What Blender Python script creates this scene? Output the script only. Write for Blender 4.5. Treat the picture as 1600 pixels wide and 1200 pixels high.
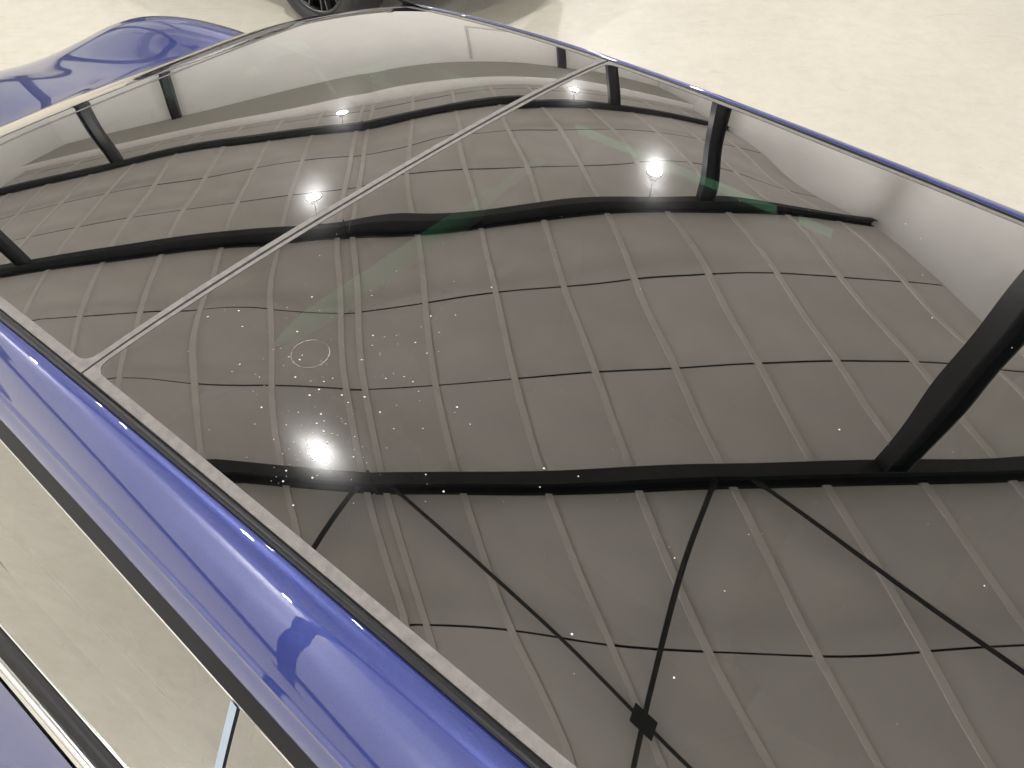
import bpy, math, random
from mathutils import Vector, Matrix
random.seed(7)
SC = bpy.context.scene
COL = SC.collection
for o in list(bpy.data.objects): bpy.data.objects.remove(o)

# ------------------------------------------------------------------ camera
# World axes follow the hall: X across it, Y along the ridge, Z up, floor at 0.
# The car's own axes: u forward, v to its right, z up from the roof centre.
YAW = 0.7670; ROOF_Z = 1.42
CY, SY = math.cos(YAW), math.sin(YAW)
def c2w(u, v, z): return Vector((-SY*u + CY*v, CY*u + SY*v, z + ROOF_Z))
def c2d(u, v, z): return Vector((-SY*u + CY*v, CY*u + SY*v, z))
cam = bpy.data.cameras.new('camera'); camo = bpy.data.objects.new('camera', cam); COL.objects.link(camo)
xr = c2d(-0.784, 0.620, 0.034); yu = c2d(0.469, 0.555, 0.687)
xr.normalize(); yu = (yu - xr*yu.dot(xr)).normalized(); zb = xr.cross(yu)
m = Matrix((xr, yu, zb)).transposed().to_4x4(); m.translation = c2w(0, -0.7285, 0.6394)
camo.matrix_world = m
cam.sensor_fit = 'HORIZONTAL'; cam.sensor_width = 36; cam.lens = 1236.9/1600*36
cam.clip_start = 0.02; cam.clip_end = 200
SC.camera = camo
# ------------------------------------------------------------------ world (indoors: no sky, the lamps light the hall)
w = bpy.data.worlds.new('World'); SC.world = w; w.use_nodes = True
w.node_tree.nodes['Background'].inputs[0].default_value = (0.9, 0.95, 1, 1)
w.node_tree.nodes['Background'].inputs[1].default_value = 0.02
SC.view_settings.view_transform = 'Standard'; SC.view_settings.look = 'None'
SC.view_settings.exposure = 0.0; SC.view_settings.gamma = 1.0; SC.view_settings.use_curve_mapping = False
SC.render.engine = 'CYCLES'
SC.cycles.max_bounces = 10; SC.cycles.diffuse_bounces = 5; SC.cycles.glossy_bounces = 6
SC.cycles.transparent_max_bounces = 12; SC.cycles.sample_clamp_indirect = 6
SC.cycles.use_denoising = True
LAMP_STRENGTH = 2080.0

# ------------------------------------------------------------------ materials
def mat(name, col, rough=0.5, metal=0.0, spec=0.5, coat=0.0, coat_rough=0.02, var=0.0, vscale=8.0, bump=0.0, bscale=60.0):
    M = bpy.data.materials.new(name); M.use_nodes = True; nt = M.node_tree; b = nt.nodes['Principled BSDF']
    b.inputs['Base Color'].default_value = (*col, 1); b.inputs['Roughness'].default_value = rough
    b.inputs['Metallic'].default_value = metal; b.inputs['Specular IOR Level'].default_value = spec
    b.inputs['Coat Weight'].default_value = coat; b.inputs['Coat Roughness'].default_value = coat_rough
    tc = nt.nodes.new('ShaderNodeTexCoord')
    if var:
        n = nt.nodes.new('ShaderNodeTexNoise'); n.inputs['Scale'].default_value = vscale; n.inputs['Detail'].default_value = 5
        nt.links.new(tc.outputs['Object'], n.inputs['Vector'])
        r = nt.nodes.new('ShaderNodeValToRGB')
        r.color_ramp.elements[0].position = 0.3; r.color_ramp.elements[1].position = 0.7
        r.color_ramp.elements[0].color = (*[c*(1-var) for c in col], 1)
        r.color_ramp.elements[1].color = (*[min(1, c*(1+var*.6)) for c in col], 1)
        nt.links.new(n.outputs['Fac'], r.inputs['Fac']); nt.links.new(r.outputs['Color'], b.inputs['Base Color'])
    if bump:
        n2 = nt.nodes.new('ShaderNodeTexNoise'); n2.inputs['Scale'].default_value = bscale; n2.inputs['Detail'].default_value = 3
        nt.links.new(tc.outputs['Object'], n2.inputs['Vector'])
        bp = nt.nodes.new('ShaderNodeBump'); bp.inputs['Strength'].default_value = bump; bp.inputs['Distance'].default_value = 0.01
        nt.links.new(n2.outputs['Fac'], bp.inputs['Height']); nt.links.new(bp.outputs['Normal'], b.inputs['Normal'])
    return M
def glass(name, tint, r0, haze=0.0, haze_rough=0.2):
    M = bpy.data.materials.new(name); M.use_nodes = True; nt = M.node_tree
    nt.nodes.remove(nt.nodes['Principled BSDF']); out = nt.nodes['Material Output']
    tr = nt.nodes.new('ShaderNodeBsdfTransparent'); tr.inputs[0].default_value = (*tint, 1)
    gl = nt.nodes.new('ShaderNodeBsdfGlossy'); gl.inputs['Roughness'].default_value = 0.0; gl.inputs[0].default_value = (1, .975, .955, 1)
    g = gl
    if haze:   # fine dust scatters a little of the reflection
        g2 = nt.nodes.new('ShaderNodeBsdfGlossy'); g2.inputs['Roughness'].default_value = haze_rough
        mh = nt.nodes.new('ShaderNodeMixShader'); tc = nt.nodes.new('ShaderNodeTexCoord'); nz = nt.nodes.new('ShaderNodeTexNoise'); nz.inputs['Scale'].default_value = 5; nz.inputs['Detail'].default_value = 8; nz.inputs['Roughness'].default_value = .7
        nt.links.new(tc.outputs['Object'], nz.inputs[0]); mr = nt.nodes.new('ShaderNodeMapRange'); mr.inputs['From Min'].default_value = .35; mr.inputs['From Max'].default_value = .7
        mr.inputs['To Min'].default_value = haze*.4; mr.inputs['To Max'].default_value = haze*2.2
        nt.links.new(nz.outputs['Fac'], mr.inputs[0]); nt.links.new(mr.outputs[0], mh.inputs[0])
        nt.links.new(gl.outputs[0], mh.inputs[1]); nt.links.new(g2.outputs[0], mh.inputs[2]); g = mh
    lw = nt.nodes.new('ShaderNodeLayerWeight'); lw.inputs['Blend'].default_value = .5
    pw = nt.nodes.new('ShaderNodeMath'); pw.operation = 'POWER'; pw.inputs[1].default_value = 2.6
    nt.links.new(lw.outputs['Facing'], pw.inputs[0])
    fr = nt.nodes.new('ShaderNodeMapRange'); fr.inputs['To Min'].default_value = r0; fr.inputs['To Max'].default_value = 1.0
    nt.links.new(pw.outputs[0], fr.inputs[0])
    geo = nt.nodes.new('ShaderNodeNewGeometry')
    mi = nt.nodes.new('ShaderNodeMix'); mi.data_type = 'FLOAT'   # the inner face is uncoated
    nt.links.new(geo.outputs['Backfacing'], mi.inputs[0]); nt.links.new(fr.outputs[0], mi.inputs[2]); mi.inputs[3].default_value = 0.06
    mx = nt.nodes.new('ShaderNodeMixShader')
    nt.links.new(mi.outputs[0], mx.inputs[0]); nt.links.new(tr.outputs[0], mx.inputs[1]); nt.links.new(g.outputs[0], mx.inputs[2])
    nt.links.new(mx.outputs[0], out.inputs['Surface'])
    return M
def emit(name, col, s):
    M = bpy.data.materials.new(name); M.use_nodes = True; nt = M.node_tree
    nt.nodes.remove(nt.nodes['Principled BSDF'])
    e = nt.nodes.new('ShaderNodeEmission'); e.inputs[0].default_value = (*col, 1); e.inputs[1].default_value = s
    nt.links.new(e.outputs[0], nt.nodes['Material Output'].inputs[0]); return M
def floor_mat():
    M = mat('cream_floor', (0.78, 0.72, 0.58), rough=0.32, spec=0.4)
    nt = M.node_tree; b = nt.nodes['Principled BSDF']; tc = nt.nodes.new('ShaderNodeTexCoord')
    def noise(scale, detail, rough=.6, dist=0):
        n = nt.nodes.new('ShaderNodeTexNoise'); n.inputs['Scale'].default_value = scale; n.inputs['Detail'].default_value = detail
        n.inputs['Roughness'].default_value = rough; n.inputs['Distortion'].default_value = dist
        nt.links.new(tc.outputs['Object'], n.inputs['Vector']); return n
    def ramp(n, p0, c0, p1, c1):
        r = nt.nodes.new('ShaderNodeValToRGB'); e = r.color_ramp.elements
        e[0].position = p0; e[0].color = (*c0, 1); e[1].position = p1; e[1].color = (*c1, 1)
        nt.links.new(n.outputs['Fac'], r.inputs['Fac']); return r
    def mul(a, c):
        x = nt.nodes.new('ShaderNodeMix'); x.data_type = 'RGBA'; x.blend_type = 'MULTIPLY'; x.inputs[0].default_value = 1
        nt.links.new(a.outputs[0] if a.type == 'VALTORGB' else a.outputs[2], x.inputs[6]); nt.links.new(c.outputs[0], x.inputs[7]); return x
    base = ramp(noise(0.55, 4), .32, (0.50, 0.475, 0.405), .68, (0.56, 0.535, 0.455))
    fine = ramp(noise(9, 8, .7), .30, (.90, .89, .86), .60, (1, 1, 1))
    spots = ramp(noise(26, 6, .75, 1.5), .27, (.66, .63, .57), .38, (1, 1, 1))
    mp = nt.nodes.new('ShaderNodeMapping'); mp.inputs['Scale'].default_value = (1.2, 9.0, 1); mp.inputs['Rotation'].default_value = (0, 0, .5)
    nt.links.new(tc.outputs['Object'], mp.inputs['Vector'])
    sn = noise(2.4, 7, .72, .8); nt.links.new(mp.outputs[0], sn.inputs['Vector'])
    streak = ramp(sn, .27, (.78, .76, .70), .40, (1, 1, 1))
    grit = ramp(noise(75, 2, .5), .22, (.50, .47, .42), .27, (1, 1, 1))
    c = mul(mul(mul(mul(base, fine), spots), streak), grit)
    nt.links.new(c.outputs[2], b.inputs['Base Color'])
    rr = nt.nodes.new('ShaderNodeMapRange'); rr.inputs['To Min'].default_value = .22; rr.inputs['To Max'].default_value = .5
    nt.links.new(noise(3.5, 6).outputs['Fac'], rr.inputs[0]); nt.links.new(rr.outputs[0], b.inputs['Roughness'])
    bp = nt.nodes.new('ShaderNodeBump'); bp.inputs['Strength'].default_value = .12; bp.inputs['Distance'].default_value = .01
    nt.links.new(noise(14, 6, .7).outputs['Fac'], bp.inputs['Height']); nt.links.new(bp.outputs[0], b.inputs['Normal'])
    return M
M_FLOOR = floor_mat()
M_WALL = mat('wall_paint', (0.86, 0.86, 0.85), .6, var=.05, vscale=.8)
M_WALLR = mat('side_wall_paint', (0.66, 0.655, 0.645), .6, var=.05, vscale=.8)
M_FASCIA = mat('fascia_white', (0.84, 0.83, 0.81), .55, var=.04)
M_SOFFIT = mat('soffit_grey', (0.50, 0.50, 0.47), .7, var=.04)
M_EDGE = mat('panel_edge_grey', (0.58, 0.58, 0.56), .6)
M_PANEL = mat('ceiling_panel', (0.675, 0.657, 0.66), .62, var=.07, vscale=1.1, bump=.15, bscale=5)
def vary(M, amt):
    nt = M.node_tree; b = nt.nodes['Principled BSDF']; src = b.inputs['Base Color'].links[0].from_socket
    oi = nt.nodes.new('ShaderNodeObjectInfo'); r = nt.nodes.new('ShaderNodeValToRGB'); e = r.color_ramp.elements
    e[0].color = (1-amt, 1-amt*.9, 1-amt*1.1, 1); e[1].color = (1, 1, 1, 1)
    x = nt.nodes.new('ShaderNodeMix'); x.data_type = 'RGBA'; x.blend_type = 'MULTIPLY'; x.inputs[0].default_value = 1
    nt.links.new(oi.outputs['Random'], r.inputs['Fac']); nt.links.new(src, x.inputs[6]); nt.links.new(r.outputs[0], x.inputs[7]); nt.links.new(x.outputs[2], b.inputs['Base Color'])
vary(M_PANEL, .07)
M_PURLIN = mat('purlin_paint', (0.76, 0.74, 0.73), .5, var=.06, vscale=3)
M_GAP = mat('panel_gap', (0.05, 0.05, 0.05), .8)
M_STEEL = mat('black_steel', (0.013, 0.014, 0.018), .38, var=.25, vscale=5)
M_SKIRT = mat('dark_skirting', (0.03, 0.03, 0.035), .4)
M_LAMP = emit('lamp_light', (1.0, 0.98, 0.97), LAMP_STRENGTH)
M_HOUSE = mat('lamp_housing', (0.03, 0.03, 0.03), .4)
def paint(name, c0, c1):
    M = mat(name, c0, rough=.38, metal=.35, coat=1.0, coat_rough=0.0)
    nt = M.node_tree; b = nt.nodes['Principled BSDF']; tc = nt.nodes.new('ShaderNodeTexCoord')
    n = nt.nodes.new('ShaderNodeTexNoise'); n.inputs['Scale'].default_value = 900; n.inputs['Detail'].default_value = 1
    nt.links.new(tc.outputs['Object'], n.inputs[0])
    r = nt.nodes.new('ShaderNodeValToRGB'); e = r.color_ramp.elements
    e[0].position = .35; e[0].color = (*c0, 1); e[1].position = .7; e[1].color = (*c1, 1)
    nt.links.new(n.outputs['Fac'], r.inputs['Fac']); nt.links.new(r.outputs[0], b.inputs['Base Color'])
    n2 = nt.nodes.new('ShaderNodeTexNoise'); n2.inputs['Scale'].default_value = 160; n2.inputs['Detail'].default_value = 2
    nt.links.new(tc.outputs['Object'], n2.inputs[0])
    bp = nt.nodes.new('ShaderNodeBump'); bp.inputs['Strength'].default_value = .004; bp.inputs['Distance'].default_value = .002
    nt.links.new(n2.outputs['Fac'], bp.inputs['Height']); nt.links.new(bp.outputs[0], b.inputs['Coat Normal'])
    b.inputs['Coat IOR'].default_value = 1.8
    return M
M_BLUE = paint('blue_paint', (0.008, 0.018, 0.135), (0.014, 0.030, 0.20))
M_GREY = paint('grey_paint', (0.10, 0.10, 0.11), (0.16, 0.16, 0.17))
M_ROOFGLASS = glass('roof_glass', (0.06, 0.15, 0.105), .25, haze=.018, haze_rough=.13)
M_SIDEGLASS = glass('side_glass', (0.55, 0.72, 0.62), .215)
M_SCREEN = glass('windscreen_glass', (0.10, 0.16, 0.13), .29)
M_TRIM = mat('matte_grey_edge', (0.145, 0.136, 0.126), .55, var=.22, vscale=90, bump=.2, bscale=500)
M_RUBBER = mat('black_rubber', (0.006, 0.006, 0.007), .42, spec=.3)
M_GLOSSBLK = mat('gloss_black', (0.012, 0.012, 0.013), .08, coat=1.0)
M_FRAME = mat('satin_black', (0.006, 0.006, 0.007), .30, spec=.35)
M_CHROME = mat('bright_trim', (0.75, 0.75, 0.74), .12, metal=1.0)
M_INNER = mat('dark_interior', (0.012, 0.012, 0.013), .7, bump=.1, bscale=300)
M_PALE = mat('pale_strip', (0.85, 0.86, 0.80), .6)
M_TYRE = mat('tyre_rubber', (0.02, 0.02, 0.021), .6, var=.2, vscale=30)
M_RIM = mat('black_rim', (0.02, 0.02, 0.022), .22, coat=.8)
M_RIMEDGE = mat('machined_rim', (0.10, 0.10, 0.105), .25, metal=1.0)
M_RED = mat('red_lens', (0.55, 0.04, 0.02), .15, coat=1.0)
M_LENS = mat('headlight_lens', (0.25, 0.27, 0.3), .08, coat=1.0)
M_SPECK = mat('dust_speck', (0.50, 0.49, 0.47), .8)
M_RINGM = mat('ring_residue', (0.26, 0.255, 0.24), .7)
M_TAPE = mat('pale_blue_strip', (0.30, 0.36, 0.44), .4)

# ------------------------------------------------------------------ helpers
def tag(o, label=None, cat=None, group=None, kind=None):
    if label: o['label'] = label
    if cat: o['category'] = cat
    if group: o['group'] = group
    if kind: o['kind'] = kind
    return o
def empty(name, loc=(0, 0, 0), rz=0.0):
    o = bpy.data.objects.new(name, None); COL.objects.link(o); o.location = loc; o.rotation_euler = (0, 0, rz)
    o.empty_display_size = .1; return o
def link(name, me, parent=None, loc=None):
    o = bpy.data.objects.new(name, me); COL.objects.link(o)
    if parent is not None: o.parent = parent
    if loc is not None: o.location = loc
    return o
class MB:
    def __init__(s): s.v = []; s.f = []
    def add(s, vs, fs):
        n = len(s.v); s.v += [tuple(p) for p in vs]; s.f += [tuple(i+n for i in f) for f in fs]; return s
    def box(s, a, b):
        (x0, y0, z0), (x1, y1, z1) = a, b
        return s.add([(x0,y0,z0),(x1,y0,z0),(x1,y1,z0),(x0,y1,z0),(x0,y0,z1),(x1,y0,z1),(x1,y1,z1),(x0,y1,z1)],
                     [(3,2,1,0),(4,5,6,7),(0,1,5,4),(1,2,6,5),(2,3,7,6),(3,0,4,7)])
    def prism(s, sec, p, q):       # quad section list of 3D offsets swept from p to q
        n = len(sec); p = Vector(p); q = Vector(q)
        vs = [p+Vector(c) for c in sec]+[q+Vector(c) for c in sec]
        fs = [(i, (i+1) % n, n+(i+1) % n, n+i) for i in range(n)]+[tuple(range(n-1, -1, -1)), tuple(range(n, 2*n))]
        return s.add(vs, fs)
    def bar(s, p, q, r, n=8):
        p = Vector(p); q = Vector(q); d = (q-p).normalized(); a = d.orthogonal().normalized(); b = d.cross(a)
        return s.prism([a*math.cos(2*math.pi*k/n)*r+b*math.sin(2*math.pi*k/n)*r for k in range(n)], p, q)
    def grid(s, rows, flip=False):
        nr, nc = len(rows), len(rows[0]); vs = [p for r in rows for p in r]; fs = []
        for i in range(nr-1):
            for j in range(nc-1):
                f = (i*nc+j, i*nc+j+1, (i+1)*nc+j+1, (i+1)*nc+j); fs.append(f[::-1] if flip else f)
        return s.add(vs, fs)
    def lathe(s, prof, c, axis, n=40, closed=False):   # prof: (radius, offset along axis)
        c = Vector(c); ax = Vector(axis).normalized(); a = ax.orthogonal().normalized(); b = ax.cross(a); rows = []
        for k in range(n+1):
            t = 2*math.pi*k/n; rows.append([c+ax*h+(a*math.cos(t)+b*math.sin(t))*r for r, h in prof])
        return s.grid(rows)
    def mesh(s, name, m, smooth=False):
        me = bpy.data.meshes.new(name); me.from_pydata(s.v, [], s.f); me.materials.append(m)
        if smooth: me.polygons.foreach_set('use_smooth', [True]*len(me.polygons))
        me.update(); return me
    def build(s, name, m, parent=None, smooth=False): return link(name, s.mesh(name, m, smooth), parent)

# ------------------------------------------------------------------ the hall
XR, HR, SL = -1.676, 7.0 + ROOF_Z, 0.10844
XE, XW = 8.0, -11.35; Y1, DR = 3.558, 6.079; YF, YB = 18.357, -15.0; YEND = 22.0
def zceil(x): return HR - SL*abs(x-XR)
fl = MB().grid([[(-60, -60, 0), (60, -60, 0)], [(-60, 60, 0), (60, 60, 0)]]).build('floor', M_FLOOR); tag(fl, kind='structure')

ceiling = empty('ceiling', (XR, 0, HR)); tag(ceiling, 'grey pitched ceiling of panels between ribs, mirrored in the car roof', kind='structure')
# sheet behind the panels: seen as the dark line in each joint
mb = MB()
for xa, xb in ((XW-.2, XR), (XR, XE+.2)):
    mb.grid([[(xa-XR, YB-.2, zceil(xa)-HR+.05), (xb-XR, YB-.2, zceil(xb)-HR+.05)], [(xa-XR, YEND+.2, zceil(xa)-HR+.05), (xb-XR, YEND+.2, zceil(xb)-HR+.05)]], True)
mb.build('backing_sheet', M_GAP, ceiling)
PX = [XR-.13, XR+.13]
x = XR+1.131
while x < XE-.1: PX.append(x); x += 1.117
x = XR-1.190
while x > XW+.1: PX.insert(0, x); x -= 1.117
edges = [XW]+PX+[XE]
SEAM = DR/3
rowsY = []; y = Y1-9*SEAM
while y < YF-.1: rowsY.append(y); y += SEAM
rowsY.append(YF)
def panel_mesh(wd, ln, tilt, sag):
    n = 5; rows = []; lap = random.uniform(.10, .16)
    bs_ = [0, lap-.004, lap, .35, .55, .78, 1]
    for b in bs_:
        r = []
        for i in range(n+1):
            a = i/n; s = 16*a*(1-a)*b*(1-b)
            r.append(((a-.5)*wd, (b-.5)*ln, -(a-.5)*wd*tilt - sag*s - (.007 if b < lap-.001 else 0) - random.uniform(0, .003)))
        rows.append(r)
    return MB().grid(rows, True).mesh('ceiling_panel', M_PANEL, True)
cache = {}
for i in range(len(edges)-1):
    xa, xb = edges[i], edges[i+1]; xm = (xa+xb)/2
    sg = 0 if abs(xm-XR) < .1 else (1 if xm > XR else -1)
    for j in range(len(rowsY)-1):
        ya, yb = rowsY[j], rowsY[j+1]
        if j == 0: ya = YB
        gp = .013
        key = (round(xb-xa, 2), round(yb-ya, 2), sg, (i*7+j*3) % 3)
        if key not in cache: cache[key] = panel_mesh(xb-xa, yb-ya-2*gp, SL*sg, random.uniform(.012, .05))
        p = link('panel', cache[key], ceiling, (xm-XR, (ya+yb)/2+random.uniform(-.004, .004), zceil(xm)-HR+random.uniform(-.004, .004)))
for x in PX:
    d = .028; wv = .044
    mb = MB().box((-wv, YB, -d), (wv, YF, .03)); o = mb.build('purlin', M_PURLIN, ceiling); o.location = (x-XR, 0, zceil(x)-HR-.004)
# lowered soffit and fascia of the far bay
mb = MB(); FD = .54
for xa, xb in ((XW, XR), (XR, XE)):
    za, zb = zceil(xa), zceil(xb)
    mb.add([(xa, YF, za+.04), (xb, YF, zb+.04), (xb, YF, zb-FD), (xa, YF, za-FD), (xa, YF+.06, za+.04), (xb, YF+.06, zb+.04), (xb, YF+.06, zb-FD), (xa, YF+.06, za-FD)],
           [(0, 1, 2, 3), (4, 7, 6, 5), (3, 2, 6, 7)])
tag(mb.build('fascia', M_FASCIA), 'white fascia strip under the far end of the grey ceiling', kind='structure')
mb = MB()
for xa, xb in ((XW, XR), (XR, XE)):
    mb.grid([[(xa, YF+.06, zceil(xa)-FD+.01), (xb, YF+.06, zceil(xb)-FD+.01)], [(xa, YEND+.1, zceil(xa)-FD+.01), (xb, YEND+.1, zceil(xb)-FD+.01)]], True)
tag(mb.build('soffit', M_SOFFIT), 'dark grey lowered soffit beyond the fascia', kind='structure')
def wall(name, lab, boxes):
    mb = MB()
    for a, b in boxes: mb.box(a, b)
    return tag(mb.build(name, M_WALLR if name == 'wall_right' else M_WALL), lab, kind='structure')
HW = HR+.1
we = wall('wall_far', 'pale end wall of the hall below the soffit', [((XW, 21.6, 0), (XE, YEND+.2, HW))])
MB().box((1.53, 21.5, 2.9+ROOF_Z), (XE-.01, 21.597, 7.3)).build('wall_panel', M_FASCIA, we)
MB().box((1.49, 21.46, 2.8+ROOF_Z), (1.56, 21.598, 7.3)).build('panel_edge', M_EDGE, we)
MB().box((1.561, 21.47, 2.82+ROOF_Z), (4.2, 21.498, 2.95+ROOF_Z)).build('panel_edge', M_EDGE, we)
MB().box((XW+.01, 21.57, 0), (XE-.01, 21.598, .42)).build('skirting', M_SKIRT, we)
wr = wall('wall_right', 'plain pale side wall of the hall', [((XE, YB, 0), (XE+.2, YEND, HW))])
MB().box((XE-.03, YB, 0), (XE-.002, YEND, .42)).build('skirting', M_SKIRT, wr)
wl = wall('wall_left', 'plain pale side wall behind the photographer', [((XW-.2, YB, 0), (XW, YEND, HW))])
MB().box((XW+.002, YB, 0), (XW+.03, YEND, .42)).build('skirting', M_SKIRT, wl)
wall('wall_near', 'plain pale end wall behind the photographer', [((XW, YB-.2, 0), (XE, YB, HW))])

# portal frames of black steel
def ibeam(mb, p, q, wid, dep, side, upv, fl=.022, web=.014):
    side = Vector(side).normalized(); upv = Vector(upv).normalized()
    def rect(cx, cz, hw, hz): return [side*(cx-hw)+upv*(cz-hz), side*(cx+hw)+upv*(cz-hz), side*(cx+hw)+upv*(cz+hz), side*(cx-hw)+upv*(cz+hz)]
    mb.prism(rect(0, dep/2-fl/2, wid/2, fl/2), p, q); mb.prism(rect(0, -dep/2+fl/2, wid/2, fl/2), p, q); mb.prism(rect(0, 0, web/2, dep/2-fl), p, q)
    return mb
ORD = {0: 'second nearest', 1: 'third', 2: 'fourth'}
XCL, XCR = -7.72, 4.58
def frame(yr, label, columns=True, rafters=True, yl=None, dep=.32):
    fr = empty('portal_frame', (XR, yr+.1, 0)); tag(fr, label, 'steel frame', 'black steel frames of the hall')
    zo = -dep/2-.02
    if rafters:
        for xa in (XW, XE):
            mb = MB(); ibeam(mb, (0, 0, zceil(XR)+zo), (xa-XR-(.01 if xa > XR else -.01), 0, zceil(xa)+zo), .20, dep, (0, 1, 0), (0, 0, 1))
            mb.build('rafter', M_STEEL, fr)
        MB().box((-.014, -.12, HR-dep-.06), (.014, .12, HR-.03)).build('apex_plate', M_STEEL, fr)
    if columns:
        for xc in (XCL, XCR):
            top = zceil(xc)-dep-.02 if rafters else zceil(xc)-FD
            dy = (yl or 0) if xc < XR else 0
            mb = MB(); ibeam(mb, (xc-XR, dy, 0), (xc-XR, dy, top), .20, .27, (0, 1, 0), (1, 0, 0))
            mb.build('column', M_STEEL, fr)
            MB().box((xc-XR-.23, dy-.17, 0), (xc-XR+.23, dy+.17, .025)).build('base_plate', M_STEEL, fr)
    return fr
frame(Y1, 'black steel frame mirrored lowest across the glass roof, thin braces meeting it')
frame(Y1+DR, 'black steel frame mirrored across the middle of the glass roof')
frame(Y1+2*DR, 'black steel frame mirrored in the upper part of the glass roof')
frame(21.05, 'pair of black steel columns standing against the far end wall', rafters=False, yl=.2)
frame(Y1-DR, 'black steel frame overhead, behind the crossed braces')
frame(Y1-2*DR, 'black steel frame farthest behind the photographer')
# cross braces between the two nearest frames
def brace(xa, xb, label):
    ya, yb = Y1+.02, Y1-DR+.18; xm, ym = (xa+xb)/2, (ya+yb)/2
    def pt(x, y): return Vector((x-xm, y-ym, zceil(x)-.20-zb_))
    zb_ = zceil(xm)-.20
    b = empty('cross_brace', (xm, ym, zb_)); tag(b, label, 'brace', 'thin crossed roof braces')
    for (p, q) in (((xa+.25, ya), (xb-.25, yb)), ((xb-.2, ya), (xa+.2, yb))):
        P0, P1 = pt(*p), pt(*q); P0.z -= (P0.z+P1.z)/2*0; MB().bar(P0, P1, .031, 6).build('rod', M_STEEL, b)
        for E0, D0 in ((P0, (P1-P0).normalized()), (P1, (P0-P1).normalized())):
            MB().bar(E0, E0+D0*.16, .04, 6).build('rod_end', M_STEEL, b)
    mb = MB(); s = .215
    mb.prism([(0, -s, 0), (s*.8, 0, 0), (0, s, 0), (-s*.8, 0, 0)], (0, 0, -.03), (0, 0, .03)); mb.build('centre_plate', M_STEEL, b)
brace(XR, 2.76, 'crossed brace rods with a diamond plate mirrored in the lower right of the glass')
brace(2.76, 7.2, 'crossed brace rods at the right edge of the mirrored ceiling')
brace(-6.11, XR, 'crossed brace rods left of the ridge, one rod end mirrored near the glass edge')
# lamps hung from the frames
def lamp(x, y, z, label):
    L = empty('high_bay_lamp', (x, y, z)); tag(L, label, 'lamp', 'round lamps hung from the steel frames')
    MB().lathe([(0.001, -.05), (.04, -.047), (.075, -.036), (.10, -.018), (.112, .004)], (0, 0, 0), (0, 0, 1), 28).build('diffuser', M_LAMP, L)
    MB().lathe([(.112, .004), (.135, .0), (.14, .04), (.10, .065), (.06, .16), (.001, .17)], (0, 0, 0), (0, 0, 1), 32).build('housing', M_HOUSE, L, True)
    MB().bar((0, 0, .165), (0, 0, zceil(x)-z-.28), .012).build('hanger', M_STEEL, L)
XL1, XL2 = -2.10, 3.56
lamp(XL1, Y1+.1, 5.99+ROOF_Z, 'brightest lamp, glaring in the glass above the lowest black frame')
lamp(XL1, Y1+DR+.1, 5.84+ROOF_Z, 'lamp mirrored just above the pale joint between the glass panels')
lamp(XL2, Y1+DR+.1, 5.46+ROOF_Z, 'lamp mirrored beside the black column on the right of the glass')
lamp(XL1, Y1+2*DR+.1, 6.09+ROOF_Z, 'small lamp mirrored near the top centre of the glass, left of the ridge')
lamp(XL2, Y1+2*DR+.1, 5.53+ROOF_Z, 'small lamp mirrored near the top of the joint line')
for yy in (Y1-DR+.1, Y1-2*DR+.1):  # unseen lamps added to light the hall behind the camera
    lamp(XL1, yy, 5.98+ROOF_Z, 'added unseen lamp behind the photographer on the ridge side at %s' % ('the nearer frame' if yy > -4 else 'the farther frame'))
    lamp(XL2, yy, 5.48+ROOF_Z, 'added unseen lamp behind the photographer on the right side at %s' % ('the nearer frame' if yy > -4 else 'the farther frame'))
for k, lab in ((-2, 'added unseen lamp by the left wall, farthest behind the photographer'), (-1, 'added unseen lamp by the left wall behind the photographer'), (0, 'added unseen lamp by the left wall level with the photographer'),
               (1, 'added unseen lamp by the left wall ahead of the photographer')):
    lamp(-10.2, Y1+k*DR+.1, 5.1+ROOF_Z, lab)  # extra row out of view, added to even out the light

# ------------------------------------------------------------------ the car
K1, K2, K3, K4, KV, KVU, KV4 = -0.03563, 0.00952, 0.02167, 0.0085, 0.08583, -0.02916, 0.14052
W_ = 0.53; US = 0.7399
def zroof(u, v): return -(K1*u + K2/2*u*u + K3*u**3 + K4*u**4 + (KV+KVU*(u-.5))/2*v*v + KV4*v**4)
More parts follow.
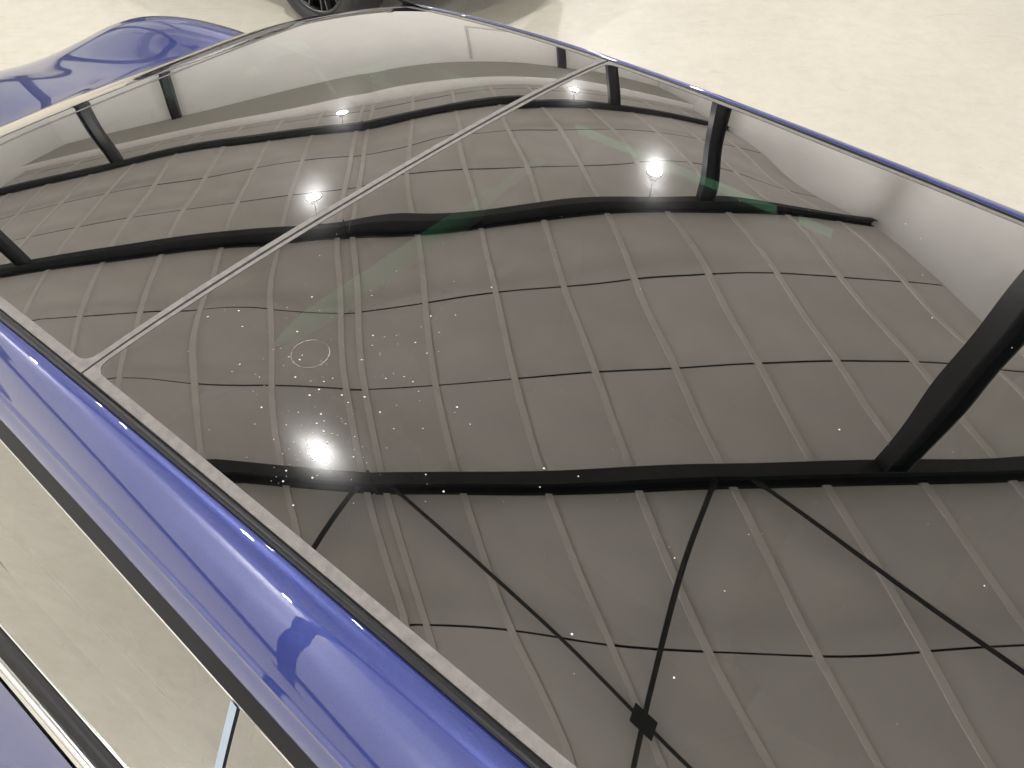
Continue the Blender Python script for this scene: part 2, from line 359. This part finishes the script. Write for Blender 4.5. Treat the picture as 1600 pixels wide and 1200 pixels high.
# faint waviness of the pressed glass panels (cubic spline heights in micrometres)
RIP_H, RIP_V0 = 0.085, -0.53
RIP = {
  'rear': (-0.6200, 19, 16, [0,0,0,1,1,1,0,0,0,0,0,0,0,0,0,0,0,1,2,3,3,3,2,1,0,0,0,0,0,0,0,0,0,1,2,1,0,4,4,1,-1,-1,-1,0,0,0,0,0,-4,-2,-5,-24,-40,-13,0,-4,-2,-1,-1,0,0,0,0,0,-15,-5,-16,-105,-194,-75,-12,-20,4,7,5,4,3,2,1,0,-24,32,59,-175,-504,-142,11,-49,57,51,26,11,9,7,3,1,-8,205,483,392,-240,145,230,-41,242,151,42,-13,-4,7,6,3,-16,450,869,841,-38,-119,12,318,291,128,-145,-219,-106,-20,3,4,-307,652,481,331,-286,-357,-108,-10,-854,-333,-1058,-762,-340,-78,-8,2,-1485,179,949,-36,-316,-12,-97,-438,-160,-340,-687,-370,-215,4,20,9,-2034,-1188,168,249,4,61,-297,-8,92,-268,-426,152,1107,373,90,28,-1604,-308,189,581,118,19,-95,114,-279,92,169,1062,-622,-456,-148,-13,-1710,-240,271,373,52,1,363,-378,-312,58,26,116,-1598,-740,-241,-49,-1376,107,361,121,18,81,266,-31,79,179,-376,315,496,267,-21,-55,-742,443,231,76,-174,-166,6,9,-105,-265,-545,408,963,810,216,-23,-570,704,720,359,-647,-873,-179,-314,-549,-230,-576,90,739,859,370,38,144,1394,544,18,-743,-800,-948,-784,-664,-465,-601,-436,-163,248,144,1,925,2698,1555,512,490,387,143,729,490,355,78,-651,-344,-20,23,-12,599,1839,922,-279,-424,-166,601,1616,1118,333,-436,-753,-303,-49,4,-4]),
  'front': (0.7399, 11, 16, [95,112,-261,-455,-532,-1223,-1673,-966,-1060,-839,-483,-71,3,-2,-4,-3,64,257,-276,-528,-436,-722,-850,-19,-414,-48,-86,229,105,23,0,-3,-323,-251,-160,-473,-288,179,137,-27,57,393,291,349,127,24,-1,-3,-35,132,-296,-598,119,270,757,769,-39,-273,-56,82,38,4,-3,-3,33,-24,-333,-269,-65,-19,886,1140,424,-49,-55,-2,1,-3,-3,-1,87,138,-178,-406,178,1163,1222,652,205,-11,-29,-10,-3,-2,-1,0,-32,-193,-577,124,466,803,598,216,29,-24,-16,-5,-1,0,0,0,7,104,469,918,498,296,138,12,-26,-21,-8,-1,0,0,0,0,-3,66,231,354,165,45,-9,-28,-22,-10,-2,1,1,0,0,0,-12,7,46,66,14,-18,-23,-17,-8,-2,0,1,0,0,0,0,-11,-15,-17,-19,-25,-21,-11,-4,1,2,1,1,0,0,0,0]),
}
def _bw(t): return ((1-t)**3/6, (3*t**3-6*t*t+4)/6, (-3*t**3+3*t*t+3*t+1)/6, t**3/6)
def ripple(u, v):
    ua, nu, nv, c = RIP['rear' if u < US else 'front']
    a = (u-ua)/RIP_H; i = max(0, min(nu-4, int(a))); wu = _bw(a-i)
    b = (v-RIP_V0)/RIP_H; j = max(0, min(nv-4, int(b))); wv = _bw(b-j)
    return 1e-6*sum(wu[p]*wv[q]*c[(i+p)*nv+j+q] for p in range(4) for q in range(4))
def ufront(v): return 1.339 - 1.6*max(0, abs(v)-.28)**2
def zr(u, v): return zroof(u, v)
# windscreen profile beyond the roof seam
def ws_drop(s):                       # distance s ahead of the seam -> (drop)
    a = .06; return .175*s + .36*(s - a*(1-math.exp(-s/a)))
def ws_pt(s, t):                      # s 0..1 seam to base, t -1..1 across
    vt = t*W_; u0 = ufront(vt); L = .92 - .22*t*t
    d = L*s; v = t*(W_ + (.75-W_)*s**1.15)
    return u0+d, v, zroof(u0, vt) - ws_drop(d)*.86 - .045*(abs(t)**3)*s
# rail section
def edge_u(k): pass
def rail_w(u): return max(.044, min(.100, .047 + .05*(.9-u)))
def rail_edge(par):
    # par <= 1.24: along the roof; beyond: down the windscreen side (par-1.24 in 0..1)
    if par <= 1.24: return par, W_+.003, zroof(par, W_)
    s = (par-1.24); u, v, z = ws_pt(s, 1.0); return u, v+.003, z
PARS = [-.62+.02*k for k in range(94)]; PARS = [p for p in PARS if p < 1.24]+[1.24+.025*k for k in range(0, 41)]
BELT_Z, BELT_V = -.37, .744
def car_obj(car, name, rows_list, m, smooth=True, parent=None, flip=False):
    mb = MB()
    for rows in rows_list: mb.grid([[(u, -v, z) for (u, v, z) in r] for r in rows], flip)
    return mb.build(name, m, parent or car, smooth)
def strip(car, name, sec, side, m, pars=PARS, parent=None):
    # sec(par) -> list of (v, z); swept along the car
    rows = []
    for p in pars:
        u = rail_edge(p)[0]; rows.append([(u, side*v, z) for v, z in sec(p)])
    return car_obj(car, name, [rows], m, True, parent, flip=(side < 0))
def beltz(u): return BELT_Z + (-.05*max(0, u-1.0)) - .0*u
def beltv(u): return BELT_V + (.03*max(0, u-1.5)) - .10*max(0, -.3-u)
def rail_bottom(p):
    u, v, z = rail_edge(p); wd = rail_w(p if p < 1.24 else 1.24); return u, v+wd+.018, z-.128
ZC_ = [(2.05, -.47), (2.35, -.505), (2.6, -.545), (2.85, -.605), (3.05, -.69), (3.2, -.79), (3.32, -.93), (3.38, -1.08)]
def interp(tab, x):
    if x <= tab[0][0]: return tab[0][1]
    for (a, fa), (b, fb) in zip(tab, tab[1:]):
        if x <= b: t = (x-a)/(b-a); t = t; return fa+(fb-fa)*t
    return tab[-1][1]
def smooth_tab(tab, n=60):            # Catmull-Rom resample
    xs = [tab[0][0]+(tab[-1][0]-tab[0][0])*k/n for k in range(n+1)]; out = []
    for x in xs:
        i = max(0, min(len(tab)-2, sum(1 for t in tab if t[0] <= x)-1))
        p0 = tab[max(0, i-1)]; p1 = tab[i]; p2 = tab[i+1]; p3 = tab[min(len(tab)-1, i+2)]
        h = p2[0]-p1[0]; t = (x-p1[0])/h
        m1 = (p2[1]-p0[1])/(p2[0]-p0[0]); m2 = (p3[1]-p1[1])/(p3[0]-p1[0])
        out.append((x, (2*t**3-3*t*t+1)*p1[1]+(t**3-2*t*t+t)*h*m1+(-2*t**3+3*t*t)*p2[1]+(t**3-t*t)*h*m2))
    return out
ZC = smooth_tab(ZC_)
BW = smooth_tab([(-1.62, .70), (-1.4, .84), (-1.0, .93), (-.3, .955), (.6, .925), (1.6, .925), (2.5, .945), (2.9, .90), (3.15, .80), (3.32, .62), (3.38, .50)])
ZD = smooth_tab([(-1.62, -.74), (-1.58, -.58), (-1.45, -.49), (-1.2, -.46), (-.9, -.43), (-.5, -.38)])
FA, RA = 2.52, -.40; WR = .355; WARCH = .39; SILL = -1.22
def arch_z(u):
    z = SILL
    for a in (FA, RA):
        d = abs(u-a)
        if d < WARCH: z = max(z, -ROOF_Z+WR+math.sqrt(WARCH**2-d*d))
    return z
def side_v(u, f):                     # f 0 shoulder .. 1 sill
    b = interp(BW, u)
    prof = [(0, .900), (.12, .955), (.28, .99), (.5, 1.0), (.75, .985), (.9, .965), (1, .94)]
    return b*interp(prof, f)
def shoulder(u):
    # v,z where the upper surfaces meet the body side
    if u > 2.0: b = interp(BW, u); return b*.90, hood_z(u, b*.90)
    if u < -.62: b = interp(BW, u); return b*.90, interp(ZD, u)-.05
    return beltv(u)+.042, beltz(u)-.040
def hood_z(u, v):
    z = interp(ZC, u); b = interp(BW, u); a = abs(v)
    env = math.exp(-((u-2.62)/.46)**2)
    hump = .046*env*math.exp(-((a-.70)/.165)**2) - .02*env*math.exp(-((a-.40)/.16)**2)
    r = max(0, a/b-.78)/.22
    return z + .015*(1-(a/.6)**2 if a < .6 else 0) + hump - .12*r*r*(.55+.45*(1-env))
def make_car(name, label, paintm, detail=True):
    car = empty(name); tag(car, label, 'car')
    # roof panels: mirror-like dark glass with a matte edge band
    specs = [('roof_panel', -.62, US-.0026, .0085, .0115), ('roof_panel', US+.0026, None, .0095, .0115)]
    nv = 150
    for pi, (nm, ua, ub, be, bs) in enumerate(specs):
        N = 170 if pi == 0 else 100
        def P(s, t):
            v = t; uu = ub if ub is not None else ufront(v); 
            u = ua+(uu-ua)*s
            return u, v
        # rectangle inset with rounded corners, in (u,v)
        Lu = (ub if ub is not None else 1.339)-ua
        inset_a = .008 if pi == 1 else .0; inset_b = .0055 if pi == 0 else .003
        rows = []
        for i in range(N+1):
            s = i/N; r = []
            for j in range(nv+1):
                v = -(W_-bs)+2*(W_-bs)*j/nv
                uu = (ub if ub is not None else ufront(v)) - inset_b; u0 = ua+inset_a
                u = u0+(uu-u0)*s
                r.append((u, v, zr(u, v)+ripple(u, v)))
            rows.append(r)
        pan = car_obj(car, nm, [rows], M_ROOFGLASS)
        pan['label'] = 'front glass roof panel' if pi else 'rear glass roof panel with water spots'
        # edge band: inner boundary (rounded at the joint corners) to outer boundary
        def ring():
            inner, outer = [], []
            vi = W_-bs; n = 120; rad = .016
            def upper(v): return (ub if ub is not None else ufront(v))
            seq = []
            for k in range(n+1): seq.append(('s', -1, k/n))
            for k in range(1, n+1): seq.append(('e', 1, k/n))
            for k in range(1, n+1): seq.append(('s', 1, 1-k/n))
            for k in range(1, n): seq.append(('a', -1, 1-k/n))
            for kd, sg, t in seq:
                if kd == 's':
                    vo, vn = sg*W_, sg*vi; uo = ua+(upper(vo)-ua)*t; un = ua+inset_a+(upper(vn)-inset_b-ua-inset_a)*t
                elif kd == 'e':
                    vo, vn = W_*(2*t-1), vi*(2*t-1); uo, un = upper(vo), upper(vn)-inset_b
                else:
                    vo, vn = W_*(2*t-1), vi*(2*t-1); uo, un = ua, ua+inset_a
                # round the inner corner at the joint
                ue = (ua+inset_a) if pi == 1 else (upper(vn)-inset_b)
                du, dv = abs(un-ue), vi-abs(vn)
                if du < rad and dv < rad:
                    cu = ue+(rad if pi == 1 else -rad); cv = math.copysign(vi-rad, vn)
                    q = Vector((un-cu, vn-cv)); 
                    if q.length > rad: q = q.normalized()*rad; un, vn = cu+q.x, cv+q.y
                inner.append((un, vn)); outer.append((uo, vo))
            return inner, outer
        inn, out = ring()
        lift = .0006
        mb = MB(); n = len(inn)
        L0 = [(u, -v, zr(u, v)+ripple(u, v)+lift) for u, v in inn]; L1 = [(u, -v, zr(u, v)+ripple(u, v)+lift) for u, v in out]
        L2 = [(u, -v, zr(u, v)-.006) for u, v in out]; Lm = [(u, -v, zr(u, v)+ripple(u, v)-.0008) for u, v in inn]
        vs = Lm+L0+L1+L2; fs = []
        for a in range(3):
            for k in range(n):
                k2 = (k+1) % n; fs.append((a*n+k, a*n+k2, (a+1)*n+k2, (a+1)*n+k))
        mb.add(vs, fs); mb.build('edge_band', M_TRIM, pan)
        if detail and pi == 0:
            rnd = random.Random(3); mb = MB()
            def speck(u, v, r):
                n = 8; z = zr(u, v)+ripple(u, v)+.0005; ru = r*rnd.uniform(.8, 1.25)
                mb.add([(u+ru*math.cos(2*math.pi*k/n), -v+r*math.sin(2*math.pi*k/n), z) for k in range(n)]+[(u, -v, z+r*.25)],
                       [(k, (k+1) % n, n) for k in range(n)])
            for k in range(280):
                u = rnd.gauss(.54, .10); v = rnd.gauss(-.35, .09)
                if k % 3 == 0: u = rnd.gauss(.465, .035); v = rnd.gauss(-.43, .035)
                if k % 4 == 0: u = rnd.uniform(-.15, .70); v = rnd.uniform(-.48, .40)
                if abs(v) > .5 or u > .71: continue
                speck(u, v, rnd.choice([.0003, .0003, .0004, .0004, .0005, .0005, .0006, .0008, .0011]))
            sp = mb.build('dust_specks', M_SPECK, pan); tag(sp, 'white water spots and dust on the glass', kind='stuff')
            mb = MB(); n = 72; cu, cv, R, wv = SPOT[0], SPOT[1], .0215, .0005; vs = []; fs = []
            for k in range(n):
                a = 2*math.pi*k/n
                for rr in (R-wv*(.6+.5*math.sin(3*a)), R+wv*(.6+.5*math.cos(2*a))):
                    u, v = cu+rr*math.cos(a), cv+rr*math.sin(a); vs.append((u, -v, zr(u, v)+ripple(u, v)+.0004))
            for k in range(n):
                if k % 9 in (4,): continue
                a, b = 2*k, 2*((k+1) % n); fs.append((a, a+1, b+1, b))
            mb.add(vs, fs); mb.build('ring_mark', M_RINGM, pan)['label'] = 'pale ring mark on the glass'
    # dark joint between the panels
    rows = []
    for j in range(61):
        v = -.535+1.07*j/60; rows.append([(US-.0024, v, zr(US, v)-.008), (US-.0008, v, zr(US, v)-.005), (US+.0008, v, zr(US, v)-.005), (US+.0024, v, zr(US, v)-.008)])
    car_obj(car, 'joint_seal', [rows], M_RUBBER, flip=True)
    for side in (-1, 1):
        # rubber seal along the glass, blue rail, black window frame
        def sec_seal(p):
            u, v, z = rail_edge(p); return [(v-.004, z-.006), (v-.001, z+.0002), (v+.003, z+.0012), (v+.006, z+.0006), (v+.0085, z-.003)]
        strip(car, 'roof_seal', sec_seal, side, M_RUBBER)
        def sec_rail(p):
            u, v, z = rail_edge(p); wd = rail_w(min(p, 1.24)); out = [(v+.008, z-.006), (v+.0085, z-.001)]
            for k in range(1, 19):
                t = k/18; out.append((v+.0085+wd*t, z-.001+.0025*math.sin(math.pi*min(1, t*2.2))-.066*t**1.9))
            e = out[-1]
            out += [(e[0]+.0020, e[1]-.0012), (e[0]+.0030, e[1]-.0040), (e[0]+.0024, e[1]-.0075), (e[0]+.0034, e[1]-.010), (e[0]+.0062, e[1]-.015), (e[0]+.0098, e[1]-.022), (e[0]+.0128, e[1]-.029), (e[0]+.0140, e[1]-.033), (e[0]+.0130, e[1]-.036), (e[0]+.009, e[1]-.038)]
            return out
        strip(car, 'roof_rail', sec_rail, side, paintm)
        def sec_frame(p):
            e = sec_rail(p)[-1]; return [(e[0]-.006, e[1]+.002), (e[0]-.001, e[1]-.003), (e[0]+.0028, e[1]-.0045), (e[0]+.0034, e[1]-.0085), (e[0]+.0068, e[1]-.0095), (e[0]+.0076, e[1]-.014), (e[0]+.0110, e[1]-.015), (e[0]+.0118, e[1]-.020), (e[0]+.0155, e[1]-.021), (e[0]+.0162, e[1]-.026)]
        strip(car, 'window_frame', sec_frame, side, M_FRAME)
        def sec_chr(p):
            e = sec_frame(p)[-1]; return [(e[0]-.001, e[1]), (e[0]+.0012, e[1]-.0008), (e[0]+.001, e[1]-.003)]
        strip(car, 'bright_strip', sec_chr, side, M_CHROME)
        # side glass in three panes
        def pane(p0, p1, nm, lab=None):
            ps = [p0+(p1-p0)*k/24 for k in range(25)]
            rows = []
            for p in ps:
                e = sec_frame(p)[-1]; u = rail_edge(p)[0]; bz, bv = beltz(u), beltv(u); r = []
                zt = max(e[1]-.002, bz)
                for k in range(11):
                    t = k/10; r.append((u, side*(e[0]+.0005+(bv-e[0])*t+.010*math.sin(math.pi*t)*(.4)), zt+(bz-zt)*t))
                rows.append(r)
            o = car_obj(car, 'side_window', [rows], M_SIDEGLASS, flip=(side < 0)); return o, rows
        pane(.3802, .895, 'rear'); pane(-.15, .3798, 'quarter'); pane(.945, 1.86, 'front')
        # divider bars
        for (p0, p1, mm, nm) in ((.375, .385, M_TAPE, 'window_divider'), (.895, .945, M_GLOSSBLK, 'centre_pillar'), (-.62, -.15, paintm, 'rear_pillar')):
            rows = []
            for k in range(7):
                p = p0+(p1-p0)*k/6; e = sec_frame(p)[-1]; u = rail_edge(p)[0]; bz, bv = beltz(u), beltv(u); r = []
                for q in range(11):
                    t = q/10; r.append((u, side*(e[0]+.0025+(bv-e[0])*t+.010*math.sin(math.pi*t)*.4), e[1]+(bz-e[1])*t))
                rows.append(r)
            car_obj(car, nm, [rows], mm, flip=(side < 0))
        # belt line: bright strip, black strip, bright shoulder, then painted door
        us = [-.60+.04*k for k in range(66)]
        def belt(nm, pts, mm):
            rows = [[(u, side*(beltv(u)+dv), beltz(u)+dz) for dv, dz in pts] for u in us if u < 2.02]
            car_obj(car, nm, [rows], mm, flip=(side < 0))
        belt('belt_bright_strip', [(-.006, -.004), (-.002, .002), (.001, .002), (.002, -.002)], M_CHROME)
        belt('belt_seal', [(.002, -.006), (.004, -.003), (.008, -.007), (.010, -.011), (.0125, -.011), (.016, -.017), (.018, -.019), (.021, -.021), (.023, -.026)], M_RUBBER)
        belt('belt_trim', [(.022, -.030), (.024, -.024), (.029, -.026), (.035, -.032), (.040, -.040), (.041, -.046)], M_CHROME)
        # painted sides: fender, doors, rear quarter
        def sidepart(nm, u0, u1, n):
            rows = []
            for i in range(n+1):
                u = u0+(u1-u0)*i/n; sv, sz = shoulder(u); zb_ = arch_z(u); r = []
                for k in range(19):
                    f = k/18; z = sz+(SILL-sz)*f
                    z = max(z, zb_)
                    fv = (z-sz)/(SILL-sz) if SILL != sz else 0
                    b = side_v(u, fv); t = min(1, fv/.16); t = t*t*(3-2*t)
                    vv = sv+(b-sv)*math.sin(min(1, fv/.22)*math.pi/2) if fv < .22 else b
                    r.append((u, side*vv, z))
                rows.append(r)
            return car_obj(car, nm, [rows], paintm, flip=(side < 0))
        sidepart('front_fender', 2.003, 3.30, 60)
        d1 = sidepart('door', .905, 1.997, 30); d2 = sidepart('door', -.13, .899, 30)
        sidepart('rear_quarter', -1.6, -.136, 60)
        for d, uu in ((d1, 1.05), (d2, .02)):
            mb = MB(); vv = side_v(uu, .28)
            mb.prism([(0, 0, -.016), (0, -side*.024, -.012), (0, -side*.028, .004), (0, 0, .012)], (uu-.0, -side*(vv-.004), -.60), (uu+.22, -side*(vv-.002), -.60)); mb.build('door_handle', paintm, d)
        mb = MB().prism([(0, 0, 0), (0, side*.22, 0), (0, side*.22, .06), (0, -side*.0, .06)], (.03, -side*.90, -1.25), (2.09, -side*.90, -1.25)); mb.build('sill', M_RUBBER, car)
        # mirror
        mb = MB(); c = Vector((1.68, -side*.98, -.47)); rows = []
        for i in range(13):
            th = math.pi*i/12; rows.append([c+Vector((.075*math.cos(th), .115*math.sin(th)*math.cos(ph), .07*math.sin(th)*math.sin(ph))) for ph in [2*math.pi*k/20 for k in range(21)]])
        mb.grid(rows); mm_ = mb.build('door_mirror', paintm, car, True)
        MB().bar((1.68, -side*.79, -.49), (1.68, -side*.93, -.48), .022).build('mirror_arm', M_RUBBER, mm_)
    # bonnet, with the wings' humps, as one sheet between the fenders
    rows = []
    for i in range(81):
        u = 2.03+(3.375-2.03)*i/80; b = interp(BW, u)*.90; rows.append([(u, b*(2*k/80-1), hood_z(u, b*(2*k/80-1))) for k in range(81)])
    car_obj(car, 'bonnet', [rows], paintm)
    # nose below the bonnet edge
    rows = []
    for k in range(41):
        t = 2*k/40-1; th = t*math.pi/2*.98
        r = []
        for q in range(9):
            f = q/8; rr = 1+.02*math.sin(f*math.pi)
            u = 3.05+.335*max(0, math.cos(th))**.6*rr; b = .80*math.sin(th)
            z0 = hood_z(min(3.375, u), b*.9); r.append((u, b, z0+(-1.24-z0)*f))
        rows.append(r)
    car_obj(car, 'front_bumper', [rows], paintm, flip=False)
    for side in (-1, 1):
        rows = []
        for i in range(9):
            a = i/8*math.pi*2; 
        mb = MB(); rows = []
        for i in range(13):
            u = 3.02+.18*i/12; rows.append([(u, -side*(vv), hood_z(u, vv)+.004*math.sin(math.pi*i/12)) for vv in [.50+.15*k/10 for k in range(11)]])
        mb.grid(rows, flip=(side < 0)); mb.build('headlight', M_LENS, car, True)
    # windscreen
    rows = [[ws_pt(i/60, 2*k/80-1) for k in range(81)] for i in range(61)]
    rows = [[(u+.003, v, z-.001) for u, v, z in r] for r in rows]
    car_obj(car, 'windscreen', [rows], M_SCREEN)
    # front seam
    rows = []
    for k in range(81):
        v = -W_+2*W_*k/80; u = ufront(v); rows.append([(u-.0006, v, zr(u, v)-.003), (u+.0004, v, zr(u, v)+.0002), (u+.0032, v, zr(u, v)-.0004), (u+.004, v, zr(u, v)-.003)])
    car_obj(car, 'front_seam', [rows], M_RUBBER, flip=True)
    # cowl behind the bonnet
    rows = [[(1.90, v, -.56), (2.04, v, -.50)] for v in [-.78+1.56*k/20 for k in range(21)]]
    car_obj(car, 'cowl', [rows], M_RUBBER, flip=True)
    # rear: sloping rear window and deck
    rows = []
    for i in range(41):
        s = i/40; u = -.62-.62*s; r = []
        for k in range(41):
            t = 2*k/40-1; wv = W_+.10*s; v = t*wv; z = zroof(-.62, t*W_)-.005-.36*s*s*(.62)-.25*s*.62-.08*s*t*t; r.append((u, v, z))
        rows.append(r)
    car_obj(car, 'rear_window', [rows], M_SCREEN, flip=True)
    for side in (-1, 1):
        top = [(r[-1] if side > 0 else r[0]) for r in rows]; pan_ = []
        for i, (u, v, z) in enumerate(top):
            b = interp(BW, u)*.90; sv, sz = b, interp(ZD, u)-.05
            if u > -.66: sv, sz = beltv(u)+.03, beltz(u)-.03
            pan_.append([(u+.02*(1-t), v+(side*(sv+.004)-v)*t+side*.02*math.sin(math.pi*t), z+.004+(sz-z-.004)*t) for t in [k/10 for k in range(11)]])
        car_obj(car, 'rear_shoulder', [pan_], paintm, flip=(side > 0))
    rows = []
    for i in range(41):
        u = -.56-1.06*i/40; b = interp(BW, u)*.90
        rows.append([(u, b*(2*k/40-1), interp(ZD, u)-.05*(abs(2*k/40-1))**3 - (.0 if u < -1.2 else (.25*(1-abs(2*k/40-1)**6)*(u+1.2)/.64))) for k in range(41)])
    car_obj(car, 'tailgate', [rows], paintm, flip=True)
    rows = []
    for k in range(41):
        t = 2*k/40-1; r = []
        for q in range(7):
            f = q/6; u = -1.62-.05*math.sin(f*math.pi)+.10*t*t; v = .68*t; z0 = -.78; r.append((u, v, z0+(-1.20-z0)*f))
        rows.append(r)
    car_obj(car, 'rear_bumper', [rows], paintm, flip=True)
    MB().box((-1.645, -.62, -.80), (-1.60, .62, -.74)).build('tail_light', M_RED, car)
    # inside: dark tub, seats, dash, pale strip
    rows = []
    mb = MB().box((-.9, -.80, -1.20), (2.1, .80, -1.12)); mb.build('cabin_floor', M_INNER, car)
    for side in (-1, 1):
        def inner(nm, prof, u0, u1, mm=M_INNER):
            n = max(2, int((u1-u0)/.08)); car_obj(car, nm, [[[(u0+(u1-u0)*k/n, side*v, z) for v, z in prof] for k in range(n+1)]], mm)
        inner('roof_lining', [(.525, -.035), (.56, -.06), (.59, -.12), (.617, -.205), (.625, -.215)], -.6, 1.30)
        inner('door_trim', [(.70, -.283), (.672, -.290), (.668, -.33), (.70, -.62), (.70, -1.12)], -.6, 1.42)
        for (a, b) in ((.337, .383), (-.6, .268), (.862, 1.12)):
            inner('pillar_trim', [(.620, -.20), (.640, -.24), (.668, -.295)], a, b)
    for (su, n_) in ((.95, 'front_seat'), (.02, 'rear_seat')):
        for side in (-1, 1):
            st = MB(); sv = .37
            def cush(pts, w0, w1):
                rows = []
                for (u, z, th, wd) in pts:
                    rows.append([(u-th*.5*0, -side*sv+wd*t, z+0*t) for t in (-1, -.8, 0, .8, 1)])
                return rows
            def loft(secs):
                rows = []
                for (c, du, dz, wd) in secs:
                    r = []
                    for k in range(17):
                        a = 2*math.pi*k/16; ca, sa = math.cos(a), math.sin(a)
                        r.append((c[0]+du*math.copysign(abs(ca)**.6, ca), -side*sv+wd*math.copysign(abs(sa)**.55, sa), c[1]+dz*math.copysign(abs(ca)**.6, ca)))
                    rows.append(r)
                return rows
            back = loft([((su-.02, -.95), .09, .02, .24), ((su-.06, -.75), .09, .02, .25), ((su-.12, -.52), .075, .015, .24), ((su-.16, -.40), .05, .01, .19), ((su-.17, -.375), .01, .005, .12)])
            st.grid(back); seat = st.build(n_, M_INNER, car, True)
            MB().grid(loft([((su-.165, -.36), .03, .0, .08), ((su-.17, -.33), .05, .0, .13), ((su-.175, -.24), .05, .0, .13), ((su-.18, -.205), .03, 0, .10), ((su-.18, -.20), .001, 0, .01)])).build('headrest', M_INNER, seat, True)
            MB().box((su-.05, -side*sv-.25, -1.05), (su+.48, -side*sv+.25, -.90)).build('seat_cushion', M_INNER, seat)
    rows = []
    for k in range(25):
        v = -.155+.80*k/24; e = min(1, (k+.15)/3)**.5
        rows.append([(.955+.026*e*math.cos(a), v, -.37+.022*e*math.sin(a)) for a in [2*math.pi*q/12 for q in range(13)]])
    car_obj(car, 'added_pale_strip', [rows], M_PALE)  # invented bar, makes the pale band that shows through the roof glass
    MB().box((1.62, -.74, -.80), (2.05, .74, -.50)).build('dashboard', M_INNER, car)
    MB().box((-.9, -.74, -.60), (-.45, .74, -.50)).build('parcel_shelf', M_INNER, car)
    # wheels
    for a in (FA, RA):
        for side in (-1, 1):
            c = (a, -side*.80, -ROOF_Z+WR); ax = (0, -side, 0)
            wh = link('wheel', MB().lathe([(.262, -.11), (.262, .075), (.10, .06), (.001, .06)], (0, 0, 0), ax, 48).mesh('wheel', M_RIM, True), car, c)
            MB().lathe([(.258, -.125), (.30, -.135), (.335, -.125), (.353, -.10), (WR, -.06), (WR, .06), (.353, .10), (.335, .125), (.30, .135), (.275, .13), (.262, .118), (.256, .10)], (0, 0, 0), ax, 72).build('tyre', M_TYRE, wh, True)
            MB().lathe([(.238, .095), (.243, .122), (.252, .126), (.262, .118)], (0, 0, 0), ax, 64).build('rim_edge', M_RIMEDGE, wh, True)
            axv = Vector(ax); e1 = Vector((1, 0, 0)); e2 = axv.cross(e1)
            for k in range(10):
                for dl in (-.10, .10):
                    th = 2*math.pi*k/10; p = (e1*math.cos(th)+e2*math.sin(th))*.045+axv*.085; q = (e1*math.cos(th+dl)+e2*math.sin(th+dl))*.243+axv*.112
                    d = (q-p).normalized(); s_ = d.cross(axv).normalized()
                    MB().prism([s_*-.006+axv*-.02, s_*.006+axv*-.02, s_*.0045+axv*.006, s_*-.0045+axv*.006], p, q).build('spoke', M_RIM, wh)
            MB().lathe([(.055, .07), (.055, .10), (.045, .108), (.001, .108)], (0, 0, 0), ax, 24).build('hub', M_RIM, wh, True)
    return car
SPOT = (.558, -.355)
CAR_RZ = math.pi/2 + YAW
car = make_car('parked_car', 'blue metallic car with mirror-like glass roof, filling the picture', M_BLUE)
car.location = (0, 0, ROOF_Z); car.rotation_euler = (0, 0, CAR_RZ)
def copy_tree(o, parent, swap):
    c = o.copy(); COL.objects.link(c)
    if c.type == 'MESH' and c.data.materials and c.data.materials[0] in swap:
        c.data = c.data.copy(); c.data.materials[0] = swap[c.data.materials[0]]
    if parent is not None: c.parent = parent; c.matrix_parent_inverse = o.matrix_parent_inverse.copy()
    for ch in list(o.children):
        if ch.name.startswith(('dust_specks', 'ring_mark')): continue
        copy_tree(ch, c, swap)
    return c
car2 = copy_tree(car, None, {M_BLUE: M_GREY})
car2['label'] = 'second car beyond the roof, only its black spoked wheel showing at the top'
S2 = 1.10; SX = .78; A2 = -.02; wu, wv2 = 3.90, 2.54    # a shorter, taller car; its front wheel on our side given in our car's axes; it faces the other way
ou = wu + (math.cos(A2)*FA*SX - math.sin(A2)*.80)*S2; ov = wv2 + (math.sin(A2)*FA*SX + math.cos(A2)*.80)*S2
p = c2w(ou, ov, 0); car2.location = (p.x, p.y, ROOF_Z*S2); car2.rotation_euler = (0, 0, CAR_RZ - (A2+math.pi)); car2.scale = (S2*SX, S2, S2)
for ch in car2.children:
    if ch.name.startswith('wheel'): ch.scale.x = 1/SX
    else: ch.location.z += .15          # high ground clearance
